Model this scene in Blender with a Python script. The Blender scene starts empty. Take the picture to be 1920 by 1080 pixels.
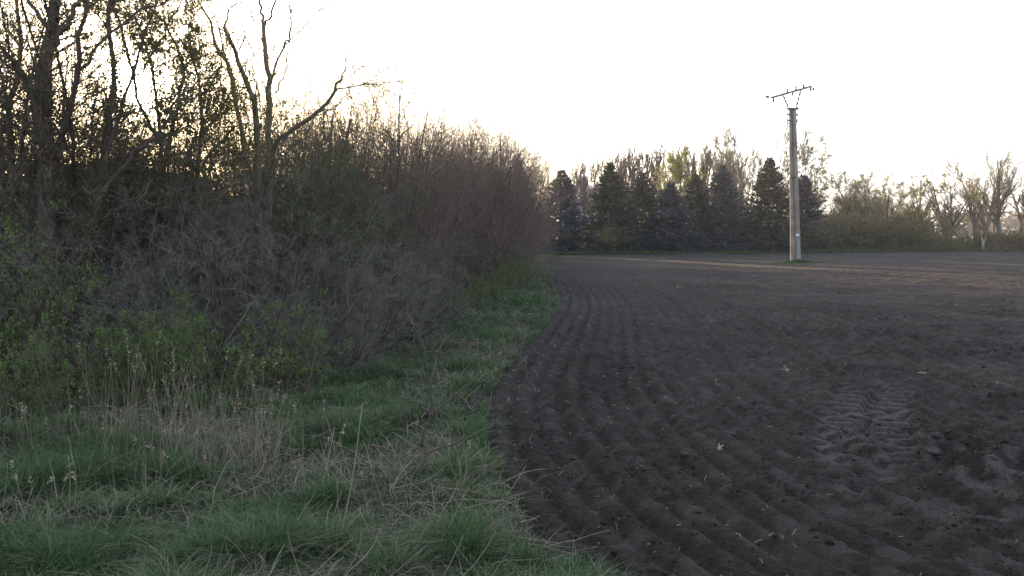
import bpy, math, random
import numpy as np
from mathutils import Vector
R = math.radians
sc = bpy.context.scene
COL = sc.collection

# ---------------------------------------------------------------- camera
CAMH, PITCH, F = 1.65, R(3.65), 1600.0
cam_d = bpy.data.cameras.new('camera'); cam = bpy.data.objects.new('camera', cam_d)
COL.objects.link(cam)
cam.location = (0, 0, CAMH); cam.rotation_euler = (R(90) - PITCH, 0, 0)
cam_d.lens = 30.0; cam_d.sensor_width = 36.0; cam_d.clip_start = 0.05; cam_d.clip_end = 8000
sc.camera = cam

# ---------------------------------------------------------------- sky and sun
SUN_AZ, SUN_EL = R(-23.5), R(9.1)          # azimuth from +Y towards +X
w = bpy.data.worlds.new("World"); sc.world = w; w.use_nodes = True
nt = w.node_tree
sky = nt.nodes.new('ShaderNodeTexSky'); sky.sky_type = 'NISHITA'; sky.sun_disc = False
sky.sun_elevation = SUN_EL; sky.sun_rotation = SUN_AZ
sky.air_density = 1.0; sky.dust_density = 2.5; sky.ozone_density = 1.5; sky.altitude = 100
# thin even high cloud over the whole sky
veil = nt.nodes.new('ShaderNodeMix'); veil.data_type = 'RGBA'; veil.blend_type = 'ADD'; veil.inputs[0].default_value = 1
veil.inputs[7].default_value = (3.7, 4.15, 5.0, 1)
bg = nt.nodes['Background']; bg.inputs['Strength'].default_value = 0.075
nt.links.new(sky.outputs[0], veil.inputs[6])
SD = (math.sin(SUN_AZ) * math.cos(SUN_EL), math.cos(SUN_AZ) * math.cos(SUN_EL), math.sin(SUN_EL))
tc = nt.nodes.new('ShaderNodeTexCoord'); dt = nt.nodes.new('ShaderNodeVectorMath'); dt.operation = 'DOT_PRODUCT'; dt.inputs[1].default_value = SD
nt.links.new(tc.outputs['Generated'], dt.inputs[0])
last = veil.outputs[2]
for kk, amp, colr in ((3400, 700, (1, .86, .58)), (330, 34, (1, .84, .60)), (45, 5, (1, .86, .74))):   # bright aureole of the veiled sun
    a1 = nt.nodes.new('ShaderNodeMath'); a1.operation = 'SUBTRACT'; nt.links.new(dt.outputs['Value'], a1.inputs[0]); a1.inputs[1].default_value = 1
    a2 = nt.nodes.new('ShaderNodeMath'); a2.operation = 'MULTIPLY'; nt.links.new(a1.outputs[0], a2.inputs[0]); a2.inputs[1].default_value = kk
    a3 = nt.nodes.new('ShaderNodeMath'); a3.operation = 'EXPONENT'; nt.links.new(a2.outputs[0], a3.inputs[0])
    a4 = nt.nodes.new('ShaderNodeVectorMath'); a4.operation = 'SCALE'; a4.inputs[0].default_value = [c * amp for c in colr]; nt.links.new(a3.outputs[0], a4.inputs['Scale'])
    a5 = nt.nodes.new('ShaderNodeVectorMath'); a5.operation = 'ADD'; nt.links.new(last, a5.inputs[0]); nt.links.new(a4.outputs[0], a5.inputs[1]); last = a5.outputs[0]
nt.links.new(last, bg.inputs['Color'])
sl = bpy.data.lights.new('sun', 'SUN'); sl.energy = 5.0; sl.angle = R(0.55); sl.color = (1.0, 0.68, 0.40)
sun = bpy.data.objects.new('sun', sl); COL.objects.link(sun)
sd = Vector((math.sin(SUN_AZ) * math.cos(SUN_EL), math.cos(SUN_AZ) * math.cos(SUN_EL), math.sin(SUN_EL)))
sun.rotation_euler = sd.to_track_quat('Z', 'Y').to_euler()
sun.location = sd * 60
sc.view_settings.view_transform = 'Standard'; sc.view_settings.look = 'None'
sc.view_settings.exposure = 1.88; sc.view_settings.gamma = 1.0
sc.view_settings.use_curve_mapping = False
cy = sc.cycles
cy.max_bounces = 5; cy.diffuse_bounces = 2; cy.glossy_bounces = 1; cy.transmission_bounces = 3
cy.volume_bounces = 0; cy.transparent_max_bounces = 8

def W(px, py, d):
    """world point at forward distance d seen at photo pixel (px, py)"""
    cx, cy_ = (px - 960) / F, (540 - py) / F
    fw = math.cos(PITCH) + cy_ * math.sin(PITCH); up = cy_ * math.cos(PITCH) - math.sin(PITCH)
    s = d / fw
    return np.array((cx * s, d, CAMH + up * s))

# ---------------------------------------------------------------- helpers
def mesh_obj(name, V, Fs, mat, parent=None, smooth=False, tint=None):
    """Fs: list of int arrays (n,3) or (n,4)."""
    me = bpy.data.meshes.new(name)
    V = np.asarray(V, np.float32).reshape(-1, 3)
    Fs = [np.asarray(f, np.int32) for f in Fs if len(f)]
    loops = np.concatenate([f.ravel() for f in Fs])
    tot = np.concatenate([np.full(len(f), f.shape[1], np.int32) for f in Fs])
    st = np.concatenate([[0], np.cumsum(tot)[:-1]]).astype(np.int32)
    me.vertices.add(len(V)); me.vertices.foreach_set('co', V.ravel())
    me.loops.add(len(loops)); me.loops.foreach_set('vertex_index', loops)
    me.polygons.add(len(tot)); me.polygons.foreach_set('loop_start', st)
    try: me.polygons.foreach_set('loop_total', tot)
    except Exception: pass
    if smooth: me.polygons.foreach_set('use_smooth', np.ones(len(tot), bool))
    if tint is not None:
        a = me.attributes.new('tint', 'FLOAT', 'POINT')
        a.data.foreach_set('value', np.asarray(tint, np.float32))
    me.update(calc_edges=True); me.validate()
    if mat: me.materials.append(mat)
    o = bpy.data.objects.new(name, me); COL.objects.link(o)
    if parent: o.parent = parent
    return o

def tag(o, label=None, cat=None, group=None, kind=None):
    if label: o['label'] = label
    if cat: o['category'] = cat
    if group: o['group'] = group
    if kind: o['kind'] = kind
    return o

def empty(name, loc=(0, 0, 0), rz=0):
    o = bpy.data.objects.new(name, None); COL.objects.link(o)
    o.location = loc; o.rotation_euler = (0, 0, rz); o.empty_display_size = 0.3
    return o

def copy_tree(o, parent=None):
    c = o.copy(); COL.objects.link(c); c.parent = parent
    for ch in list(o.children): copy_tree(ch, c)
    return c

class MB:
    def __init__(s): s.v = []; s.q = []; s.t = []; s.n = 0; s.tn = []
    def add(s, v, q=None, t=None, tint=None):
        v = np.asarray(v, float).reshape(-1, 3)
        if q is not None and len(q): s.q.append(np.asarray(q, int) + s.n)
        if t is not None and len(t): s.t.append(np.asarray(t, int) + s.n)
        if tint is not None: s.tn.append(np.broadcast_to(np.asarray(tint, float), (len(v),)))
        s.v.append(v); s.n += len(v)
    def box(s, c, size, rz=0, top=1.0):
        hx, hy, hz = [k / 2 for k in size]
        p = np.array([[-hx,-hy,-hz],[hx,-hy,-hz],[hx,hy,-hz],[-hx,hy,-hz],[-hx*top,-hy*top,hz],[hx*top,-hy*top,hz],[hx*top,hy*top,hz],[-hx*top,hy*top,hz]])
        if rz:
            cs, sn = math.cos(rz), math.sin(rz)
            p = p @ np.array([[cs, sn, 0], [-sn, cs, 0], [0, 0, 1]])
        s.add(p + np.array(c), q=[[0,3,2,1],[4,5,6,7],[0,1,5,4],[1,2,6,5],[2,3,7,6],[3,0,4,7]])
    def tube(s, pts, rad, sides=8, cap=True):
        pts = np.asarray(pts, float); rad = np.broadcast_to(np.asarray(rad, float), (len(pts),))
        v, q = tubes(pts[None], rad[None], sides); n0 = s.n; s.add(v, q)
        if cap:
            m = len(pts)
            for a in (0, (m - 1) * sides):
                s.add([pts[0] if a == 0 else pts[-1]])
                c = s.n - 1
                k = np.arange(sides)
                s.t.append(np.stack([n0 + a + k, n0 + a + (k + 1) % sides, np.full(sides, c)], 1))
    def build(s, name, mat, parent=None, smooth=False):
        fs = []
        if s.q: fs.append(np.concatenate(s.q))
        if s.t: fs.append(np.concatenate(s.t))
        return mesh_obj(name, np.concatenate(s.v), fs, mat, parent, smooth, np.concatenate(s.tn) if s.tn else None)

def nrm(a): return a / np.maximum(np.linalg.norm(a, axis=-1, keepdims=True), 1e-9)

def tubes(P, Rd, sides=3):
    """P (N,n,3), Rd (N,n) -> verts, quads"""
    N, n, _ = P.shape
    T = np.empty_like(P); T[:, 1:-1] = P[:, 2:] - P[:, :-2]; T[:, 0] = P[:, 1] - P[:, 0]; T[:, -1] = P[:, -1] - P[:, -2]
    T = nrm(T)
    ref = np.where(np.abs(T[:, :1, 2:3]) > 0.8, np.array([[[1., 0, 0]]]), np.array([[[0, 0, 1.]]]))
    U = nrm(np.cross(T, np.broadcast_to(ref, T.shape))); Vv = np.cross(T, U)
    a = np.arange(sides) * 2 * math.pi / sides
    ring = P[:, :, None] + Rd[:, :, None, None] * (U[:, :, None] * np.cos(a)[None, None, :, None] + Vv[:, :, None] * np.sin(a)[None, None, :, None])
    v = ring.reshape(-1, 3)
    i = (np.arange(N)[:, None, None] * n + np.arange(n - 1)[None, :, None]) * sides
    k = np.arange(sides)[None, None, :]; k2 = (k + 1) % sides
    q = np.stack([i + k, i + k2, i + k2 + sides, i + k + sides], -1).reshape(-1, 4)
    return v, q

def grow(rng, P, D, L, r0, n=5, wig=0.25, up=0.05, taper=0.25):
    N = len(P); L = np.broadcast_to(L, (N,)); r0 = np.broadcast_to(r0, (N,))
    pts = np.empty((N, n, 3)); pts[:, 0] = P; d = nrm(D)
    for i in range(1, n):
        d = nrm(d + wig * rng.normal(size=(N, 3)) + np.array([0, 0, up]))
        pts[:, i] = pts[:, i - 1] + d * (L / (n - 1))[:, None]
    rad = r0[:, None] * np.linspace(1, taper, n)[None]
    return pts, rad

def sprout(rng, pts, rad, m, t0=0.2, t1=1.0, ang=(25, 60), lf=0.5, rf=0.5, tipshort=0.5):
    """m children per path -> P,D,L,r"""
    N, n, _ = pts.shape
    t = rng.uniform(t0, t1, (N, m)); f = t * (n - 1); i = np.minimum(f.astype(int), n - 2); fr = (f - i)[..., None]
    I = np.arange(N)[:, None]
    a, b = pts[I, i], pts[I, i + 1]
    p = a + (b - a) * fr; T = nrm(b - a)
    r = rad[I, i] * (1 - fr[..., 0]) + rad[I, i + 1] * fr[..., 0]
    q = nrm(np.cross(T, rng.normal(size=T.shape)))
    an = np.radians(rng.uniform(ang[0], ang[1], (N, m)))[..., None]
    D = T * np.cos(an) + q * np.sin(an)
    Lp = np.linalg.norm(np.diff(pts, axis=1), axis=2).sum(1)[:, None]
    L = Lp * lf * rng.uniform(0.6, 1.3, (N, m)) * (1 - tipshort * t)
    return p.reshape(-1, 3), D.reshape(-1, 3), L.ravel(), (r * rf).ravel()

def leaves(rng, pts, m, size, t0=0.1, spread=0.0, droop=0.0):
    """m leaf rhombi per path"""
    N, n, _ = pts.shape
    t = rng.uniform(t0, 1.0, (N, m)); f = t * (n - 1); i = np.minimum(f.astype(int), n - 2); fr = (f - i)[..., None]
    I = np.arange(N)[:, None]
    p = (pts[I, i] * (1 - fr) + pts[I, i + 1] * fr).reshape(-1, 3)
    K = len(p)
    p = p + rng.normal(size=(K, 3)) * spread
    a = rng.normal(size=(K, 3)); a[:, 2] -= droop; a = nrm(a)
    b = nrm(np.cross(a, rng.normal(size=(K, 3))))
    s = size * rng.uniform(0.6, 1.4, K)[:, None]
    c = nrm(np.cross(a, b)) * s * 0.15
    v = np.stack([p, p + a * s * .5 + b * s * .32 + c, p + a * s, p + a * s * .5 - b * s * .32 + c], 1).reshape(-1, 3)
    q = np.arange(K * 4).reshape(-1, 4)
    return v, q, np.repeat(rng.uniform(0, 1, K), 4)

def vnoise(x, y, scale, seed):
    """value noise on arrays, 0..1"""
    rs = np.random.RandomState(seed); G = rs.rand(256, 256)
    fx, fy = x / scale + 1000, y / scale + 1000
    i, j = np.floor(fx).astype(int), np.floor(fy).astype(int)
    u, v = fx - i, fy - j; u = u * u * (3 - 2 * u); v = v * v * (3 - 2 * v)
    g = lambda a, b: G[a % 256, b % 256]
    return (g(i, j) * (1 - u) + g(i + 1, j) * u) * (1 - v) + (g(i, j + 1) * (1 - u) + g(i + 1, j + 1) * u) * v

def fbm(x, y, s, seed, octv=4, gain=0.5):
    a, tot, r = 1.0, 0, 0
    for k in range(octv):
        r = r + a * vnoise(x * (0.8 + .1 * k) + y * .6, y * .8 - x * .6, s, seed + k); tot += a; a *= gain; s *= 0.5
    return r / tot

def sm(a, b, x):
    t = np.clip((x - a) / (b - a), 0, 1); return t * t * (3 - 2 * t)

# ---------------------------------------------------------------- materials
def new_mat(name):
    m = bpy.data.materials.new(name); m.use_nodes = True
    return m, m.node_tree.nodes, m.node_tree.links, m.node_tree.nodes['Principled BSDF']

def noise_mat(name, c1, c2, scale=4, rough=0.85, bump=0.3, bscale=40, bdist=0.01, spec=0.3, stretch=None, c3=None, scale3=0.5, space='Object'):
    m, N, L, b = new_mat(name)
    tc = N.new('ShaderNodeTexCoord'); mp = N.new('ShaderNodeMapping'); L.new(tc.outputs[space], mp.inputs[0])
    if stretch: mp.inputs['Scale'].default_value = stretch
    n1 = N.new('ShaderNodeTexNoise'); n1.inputs['Scale'].default_value = scale; n1.inputs['Detail'].default_value = 8
    n1.inputs['Roughness'].default_value = 0.65
    L.new(mp.outputs[0], n1.inputs['Vector'])
    cr = N.new('ShaderNodeValToRGB'); cr.color_ramp.elements[0].position = .3; cr.color_ramp.elements[1].position = .7
    cr.color_ramp.elements[0].color = (*c1, 1); cr.color_ramp.elements[1].color = (*c2, 1)
    L.new(n1.outputs[0], cr.inputs[0]); out = cr.outputs[0]
    if c3:
        n3 = N.new('ShaderNodeTexNoise'); n3.inputs['Scale'].default_value = scale3; n3.inputs['Detail'].default_value = 5
        L.new(tc.outputs[space], n3.inputs['Vector'])
        r3 = N.new('ShaderNodeValToRGB'); r3.color_ramp.elements[0].position = .42; r3.color_ramp.elements[1].position = .62
        L.new(n3.outputs[0], r3.inputs[0])
        mx = N.new('ShaderNodeMixRGB'); mx.inputs[2].default_value = (*c3, 1); L.new(r3.outputs[0], mx.inputs[0]); L.new(out, mx.inputs[1]); out = mx.outputs[0]
    L.new(out, b.inputs['Base Color']); b.inputs['Roughness'].default_value = rough
    b.inputs['Specular IOR Level'].default_value = spec
    if bump:
        n2 = N.new('ShaderNodeTexNoise'); n2.inputs['Scale'].default_value = bscale; n2.inputs['Detail'].default_value = 6
        L.new(mp.outputs[0], n2.inputs['Vector'])
        bp = N.new('ShaderNodeBump'); bp.inputs['Strength'].default_value = bump; bp.inputs['Distance'].default_value = bdist
        L.new(n2.outputs[0], bp.inputs['Height']); L.new(bp.outputs[0], b.inputs['Normal'])
    return m

def leaf_mat(name, c1, c2, c3=None, trans=0.45, rough=0.6):
    """tint attribute 0..1 picks the leaf colour"""
    m, N, L, b = new_mat(name)
    at = N.new('ShaderNodeAttribute'); at.attribute_name = 'tint'
    cr = N.new('ShaderNodeValToRGB'); e = cr.color_ramp.elements
    e[0].color = (*c1, 1); e[1].color = (*c2, 1)
    if c3: k = e.new(0.5); k.color = (*c2, 1); e[2].color = (*c3, 1)
    L.new(at.outputs['Fac'], cr.inputs[0])
    b.inputs['Roughness'].default_value = rough; b.inputs['Specular IOR Level'].default_value = 0.25
    L.new(cr.outputs[0], b.inputs['Base Color'])
    if trans:
        tr = N.new('ShaderNodeBsdfTranslucent'); L.new(cr.outputs[0], tr.inputs[0])
        mx = N.new('ShaderNodeMixShader'); mx.inputs[0].default_value = trans
        L.new(b.outputs[0], mx.inputs[1]); L.new(tr.outputs[0], mx.inputs[2]); L.new(mx.outputs[0], N['Material Output'].inputs[0])
    return m

M = dict(
    soil=noise_mat('soil', (.016, .0128, .0108), (.034, .0265, .0220), 11, .95, 1.0, 34, .05, .1, c3=(.023, .0182, .0155), scale3=1.2),
    clod=noise_mat('clod_earth', (.028, .023, .021), (.052, .043, .038), 20, .95, .5, 80, .006, .15),
    verge=noise_mat('verge_earth', (.020, .020, .012), (.045, .038, .025), 9, .95, .8, 60, .02, .1, c3=(.022, .032, .013), scale3=1.5),
    meadow=noise_mat('meadow_grass', (.06, .10, .02), (.12, .15, .04), .4, .95, .4, 6, .05, .1, c3=(.15, .14, .06), scale3=.05),
    bark=noise_mat('grey_brown_bark', (.034, .027, .021), (.075, .060, .046), 14, .9, .5, 40, .01, .15, stretch=(1, 1, .2)),
    bark2=noise_mat('ruddy_bark', (.055, .040, .034), (.10, .075, .062), 14, .9, .5, 40, .01, .15, stretch=(1, 1, .2)),
    palebark=noise_mat('pale_bark', (.10, .078, .058), (.19, .148, .108), 6, .9, .4, 20, .02, .15, stretch=(1, 1, .3)),
    whitebark=noise_mat('whitish_bark', (.17, .15, .12), (.28, .25, .21), 6, .9, .4, 20, .02, .15, stretch=(1, 1, .3)),
    twig=noise_mat('brown_twig', (.064, .047, .036), (.125, .094, .072), 3, .85, 0, spec=.2),
    purpletwig=noise_mat('purple_brown_twig', (.088, .063, .052), (.170, .124, .104), 3, .85, 0, spec=.2),
    greytwig=noise_mat('grey_twig', (.070, .063, .052), (.155, .140, .116), 3, .85, 0, spec=.2),
    leaf=leaf_mat('young_leaf', (.05, .11, .022), (.09, .19, .035), (.17, .23, .05)),
    bud=leaf_mat('bud_leaf', (.06, .07, .022), (.11, .115, .035), (.20, .18, .06), .4),
    grass=leaf_mat('grass_blade', (.022, .058, .017), (.052, .104, .030), (.16, .14, .095), .3, .7),
    straw=leaf_mat('dry_straw', (.16, .13, .088), (.29, .25, .175), None, .25, .7),
    litter=leaf_mat('dead_leaf', (.06, .045, .035), (.12, .095, .075), None, .1, .8),
    spruce_g=leaf_mat('green_needles', (.010, .024, .014), (.024, .042, .024), (.055, .062, .032), .2, .6),
    spruce_b=leaf_mat('blue_needles', (.014, .026, .034), (.032, .050, .064), (.060, .086, .108), .15, .6),
    willow=leaf_mat('willow_leaf', (.13, .16, .04), (.21, .23, .07), (.30, .29, .11), .55),
    yellowleaf=leaf_mat('yellow_green_leaf', (.19, .20, .05), (.29, .27, .07), (.36, .31, .11), .55),
    concrete=noise_mat('concrete', (.17, .15, .13), (.26, .23, .195), 5, .9, .35, 60, .004, .25, stretch=(1, 1, .25), c3=(.14, .12, .10), scale3=1.2),
    metal=noise_mat('weathered_steel', (.05, .045, .045), (.12, .10, .10), 12, .6, .2, 50, .002, .4),
    ceramic=noise_mat('brown_insulator', (.09, .04, .025), (.14, .06, .035), 5, .25, 0, spec=.6),
    plaque=noise_mat('white_enamel', (.75, .75, .73), (.82, .82, .80), 5, .4, 0),
    ink=noise_mat('black_ink', (.02, .02, .02), (.03, .03, .03), 5, .5, 0),
    boards=noise_mat('dark_boards', (.020, .015, .012), (.045, .034, .028), 4, .9, .5, 12, .02, .15, stretch=(6, 6, .4)),
    roofdark=noise_mat('dark_roofing', (.030, .025, .024), (.055, .045, .042), 5, .9, .4, 12, .02, .15),
    plaster=noise_mat('white_plaster', (.62, .62, .62), (.74, .73, .72), 2, .85, .2, 40, .004, .2),
    roofpale=noise_mat('pale_roof', (.50, .42, .38), (.62, .54, .50), 3, .8, .3, 20, .01, .3),
    glass=noise_mat('window_glass', (.04, .05, .08), (.06, .08, .12), 2, .08, 0, spec=.8),
    bluepaint=noise_mat('blue_paint', (.12, .20, .42), (.16, .26, .50), 2, .5, 0),
    far=leaf_mat('distant_foliage', (.06, .06, .035), (.12, .11, .055), (.16, .15, .07), .3),
)
def soil_pressed_sheen():  # tint lightens the soil: pressed earth, plus painted sky sheen on tyre lugs
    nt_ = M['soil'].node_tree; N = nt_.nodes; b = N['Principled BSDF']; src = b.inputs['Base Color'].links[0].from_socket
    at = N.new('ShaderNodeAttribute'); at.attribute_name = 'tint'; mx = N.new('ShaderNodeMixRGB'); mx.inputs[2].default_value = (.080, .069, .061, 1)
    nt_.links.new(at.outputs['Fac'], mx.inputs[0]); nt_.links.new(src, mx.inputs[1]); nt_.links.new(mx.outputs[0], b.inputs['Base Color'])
soil_pressed_sheen()

# ---------------------------------------------------------------- ground
EY = np.array([-6, 1.5, 2.5, 3.4, 4.1, 4.8, 5.7, 6.8, 8.2, 9.8, 11.9, 14.4, 17.4, 20.5, 23.6, 28, 32, 40, 51, 60, 66, 80])
EX = np.array([6, 2.1, 1.22, .60, .26, .09, -.06, -.13, -.15, .0, .28, .62, 1.0, 1.25, 1.4, 1.5, 1.7, 1.9, 2.2, 2.9, 3.5, 5])
def edge(y): return np.interp(y, EY, EX)
def edge_s(y):   # smooth version for the drill rows
    return sum(np.interp(y + k, EY, EX) for k in (-1.5, -.75, 0, .75, 1.5)) / 5
def yfar(x): return 66 + (x - 3.5) * 0.28 if np.isscalar(x) else 66 + np.clip(x - 3.5, -60, 70) * 0.28

def soil_h(x, y):
    p1 = x - edge_s(y) ; p2 = (37 - y) + .30 * x
    k = 5.0; h = np.clip(.5 + .5 * (p2 - p1) / k, 0, 1); p = p2 * (1 - h) + p1 * h - k * h * (1 - h)
    p = p + 0.10 * (fbm(x, y, 2.0, 11, 2) - .5) + .018 * (fbm(x, y, .3, 13, 2) - .5)
    ph = p / 0.225
    rid = np.abs(((ph % 1) - .5) * 2)                       # 0 in the groove, 1 on the ridge
    rid = sm(.0, .55, rid) * .72 + .28 * rid ** 3
    band = vnoise(np.floor(ph + .5), ph * 0, 1.0, 5)             # some ridges are stronger
    amp = .057 * (1 + .3 * sm(2.5, .5, p)) * (.55 + .75 * band) * (1 - .72 * sm(3.5, 10, p)) * (.72 + .5 * fbm(x, y, 1.6, 41, 3))
    amp = amp * (1 - .7 * sm(30, 42, y))
    z = rid * amp
    rough = fbm(x, y, .8, 60, 3)
    rr = sm(.38, .66, rough) * .8 + .3
    lump = fbm(x, y, .16, 21, 4, .62); z = z + (np.abs(lump - .5) * 2) ** 1.1 * .070 * rr * (.28 + .72 * sm(1.5, 5.5, p))
    fine = fbm(x, y, .05, 33, 2); z = z + (fine - .5) * .046 * (.5 + .6 * rr) * sm(30, 14, y)
    z = z + (fbm(x, y, 3.5, 71, 3) - .5) * .10 + (fbm(x, y, 20, 75, 2) - .5) * .12 * sm(20, 40, y)
    # rough churned strip towards the lower right
    c = np.exp(-(((x - (3.1 + (6.2 - y) * .30)) / .75) ** 2)) * sm(7.2, 5.8, y)
    c = c + .7 * np.exp(-(((x - 1.0 - .12 * (y - 9)) / .8) ** 2 + ((y - 9.6) / 2.2) ** 2))
    z = z + c * (np.abs(fbm(x, y, .22, 91, 3, .6) - .45)) * .34
    # tyre print: two curved rows of lug marks
    cx = 3.10 + (y - 7.4) * .46 + .05 * (y - 7.4) ** 2
    s = x - cx; inside = sm(.42, .32, np.abs(s)) * sm(4.9, 6.9, y) * sm(9.4, 8.2, y) * sm(.30, .44, fbm(x, y, .5, 55, 2))
    lug = np.sin(2 * math.pi * (y + .45 * np.abs(s) * np.sign(s) * .8 + .25 * (s > 0) * .21) / .20)
    groove = sm(-.1, .45, lug) * sm(.02, .10, np.abs(s))
    pr = -.06 + .115 * groove + .012 * (fine - .5)
    z = z * (1 - .88 * inside) + inside * (pr * .85 + .01)
    z = z + .06 * np.exp(-((np.abs(s) - .47) / .09) ** 2) * sm(6.1, 6.5, y) * sm(9.1, 8.4, y) * (fbm(x, y, .2, 17, 2))
    return z
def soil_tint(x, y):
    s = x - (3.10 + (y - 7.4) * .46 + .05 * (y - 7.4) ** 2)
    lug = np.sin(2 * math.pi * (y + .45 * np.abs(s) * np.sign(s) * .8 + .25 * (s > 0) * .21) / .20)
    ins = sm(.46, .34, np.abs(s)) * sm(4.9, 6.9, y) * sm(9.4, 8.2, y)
    return np.clip(ins * sm(-.2, .6, lug) * .8 + (.30 + .45 * np.exp(-(((x - (3.1 + (6.2 - y) * .30)) / .7) ** 2)) * sm(7.2, 5.8, y)) * sm(.52, .72, fbm(x, y, .14, 301, 3)) + .2 * sm(.5, .8, fbm(x, y, 2.5, 305, 3)), 0, 1)  # lug term paints in sky sheen; other terms vary the soil tone
def verge_h(x, y):
    z = .05 + (fbm(x, y, 1.1, 131, 4) - .5) * .20 + (fbm(x, y, 6, 137, 2) - .5) * .25
    p = x - edge(y) - .22 * (fbm(x, y, .7, 139, 3) - .5)
    return z * sm(.05, -.5, p) + .035 * sm(.03, -.1, p) - .16 * sm(-.02, .14, p)

def fan(name, u0, u1, du, y0, y1, k, hf, keep, mat, ap=4.0):
    """sheet whose cells grow with distance, real heights from hf"""
    us = np.arange(u0, u1, du); n = int(math.log((y1 + ap) / (y0 + ap)) / k) + 1
    ys = (y0 + ap) * np.exp(np.linspace(0, math.log((y1 + ap) / (y0 + ap)), n)) - ap
    U, Y = np.meshgrid(us, ys); X = (Y + ap) * U
    Z = hf(X, Y); V = np.stack([X, Y, Z], -1).reshape(-1, 3)
    a, b = len(ys), len(us)
    i = (np.arange(a - 1)[:, None] * b + np.arange(b - 1)[None]); kk = keep(X[:-1, :-1], Y[:-1, :-1]); i = i[kk]
    q = np.stack([i, i + 1, i + b + 1, i + b], 1)
    used = np.unique(q); rm = np.zeros(len(V), int); rm[used] = np.arange(len(used))
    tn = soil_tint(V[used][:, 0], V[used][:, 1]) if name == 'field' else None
    return mesh_obj(name, V[used], [rm[q]], mat, smooth=True, tint=tn)

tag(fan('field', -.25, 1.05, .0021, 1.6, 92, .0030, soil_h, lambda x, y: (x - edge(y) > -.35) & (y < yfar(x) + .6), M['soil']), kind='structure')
tag(fan('verge', -1.1, .45, .006, 1.6, 66, .008, verge_h, lambda x, y: (x - edge(y) < .35), M['verge']), kind='structure')
gx = np.array([-1500, -400, -100, -40, 0, 40, 100, 400, 1500.])
def grid(name, X, Y, z, mat):
    A, B = np.meshgrid(X, Y); V = np.stack([A, B, np.broadcast_to(z, A.shape)], -1).reshape(-1, 3)
    i = (np.arange(len(Y) - 1)[:, None] * len(X) + np.arange(len(X) - 1)[None]).ravel()
    return mesh_obj(name, V, [np.stack([i, i + 1, i + len(X) + 1, i + len(X)], 1)], mat)
tag(grid('ground', gx, np.array([-500, -50, 0, 60, 200, 800, 1600.]), -.30, M['meadow']), kind='structure')
# meadow beyond the field, one step above
xs = np.concatenate([[-60, -30, -10], np.linspace(-4, 78, 83), [120, 200, 290]])
V = []
for j, f in enumerate((0, 1.0, 4, 30, 150, 500, 1200)):
    for x in xs:
        y = yfar(x) + f - .3
        V.append((x * (1 + f / 300), y, -.35 if j == 0 else .05 + .02 * math.sin(x * .7 + j)))
n = len(xs); i = (np.arange(6)[:, None] * n + np.arange(n - 1)[None]).ravel()
tag(mesh_obj('meadow', V, [np.stack([i, i + 1, i + n + 1, i + n], 1)], M['meadow']), kind='structure')

# ---------------------------------------------------------------- soil clods and plant bits
def blobs(rng, P, S, seg=1):
    """squashed jittered octahedra subdivided once"""
    o = np.array([[1,0,0],[-1,0,0],[0,1,0],[0,-1,0],[0,0,1],[0,0,-1]], float)
    t = np.array([[0,2,4],[2,1,4],[1,3,4],[3,0,4],[2,0,5],[1,2,5],[3,1,5],[0,3,5]])
    vs = list(o); cache = {}; tt = []
    def mid(a, b):
        k = (min(a, b), max(a, b))
        if k not in cache: cache[k] = len(vs); vs.append(nrm((vs[a] + vs[b]) / 2))
        return cache[k]
    for a, b, c in t:
        ab, bc, ca = mid(a, b), mid(b, c), mid(c, a); tt += [[a, ab, ca], [ab, b, bc], [ca, bc, c], [ab, bc, ca]]
    vs = np.array(vs); tt = np.array(tt); K = len(P); n = len(vs)
    v = vs[None] * (1 + .34 * rng.normal(size=(K, n, 1)).clip(-1.6, 1.6))
    v = v * rng.uniform(.6, 1.2, (K, 1, 3)) * np.array([1, 1, .55]) * S[:, None, None]
    a = rng.uniform(0, 6.28, K); c, s = np.cos(a)[:, None], np.sin(a)[:, None]
    x = v[..., 0] * c - v[..., 1] * s; y = v[..., 0] * s + v[..., 1] * c
    v = np.stack([x, y, v[..., 2]], -1) + P[:, None]
    return v.reshape(-1, 3), (tt[None] + (np.arange(K) * n)[:, None, None]).reshape(-1, 3)

rng = np.random.default_rng(4)
K = 60000
y = 2.6 * np.exp(rng.uniform(0, math.log(38 / 2.6), K)); x = rng.uniform(-.1, .72, K) * y
keep = (x > edge(y) + .05) & (rng.uniform(size=K) < .25 + .9 * sm(.42, .62, fbm(x, y, .8, 60, 3)))
x, y = x[keep], y[keep]; S = (.0025 + .0038 * rng.pareto(3.0, len(x))).clip(0, .024)
v, t = blobs(rng, np.stack([x, y, soil_h(x, y) + S * .2], 1), S)
tag(mesh_obj('soil_clods', v, [t], M['soil']), 'small crumbs and clods of dark earth strewn over the tilled field', 'earth clods', kind='stuff')
# paler turned clods: lower-right churned strip
K = 1500
y = rng.uniform(3.6, 7.0, K); x = 3.1 + (6.2 - y) * .3 + rng.normal(size=K) * .55 + (7 - y) * .08
S = (.006 + .007 * rng.pareto(2.2, K)).clip(0, .038)
v, t = blobs(rng, np.stack([x, y, soil_h(x, y) + S * .05], 1), S)
tag(mesh_obj('turned_clods', v, [t], M['clod']), 'larger paler clods turned up below the tyre print at lower right', 'earth clods', kind='stuff')
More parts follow.
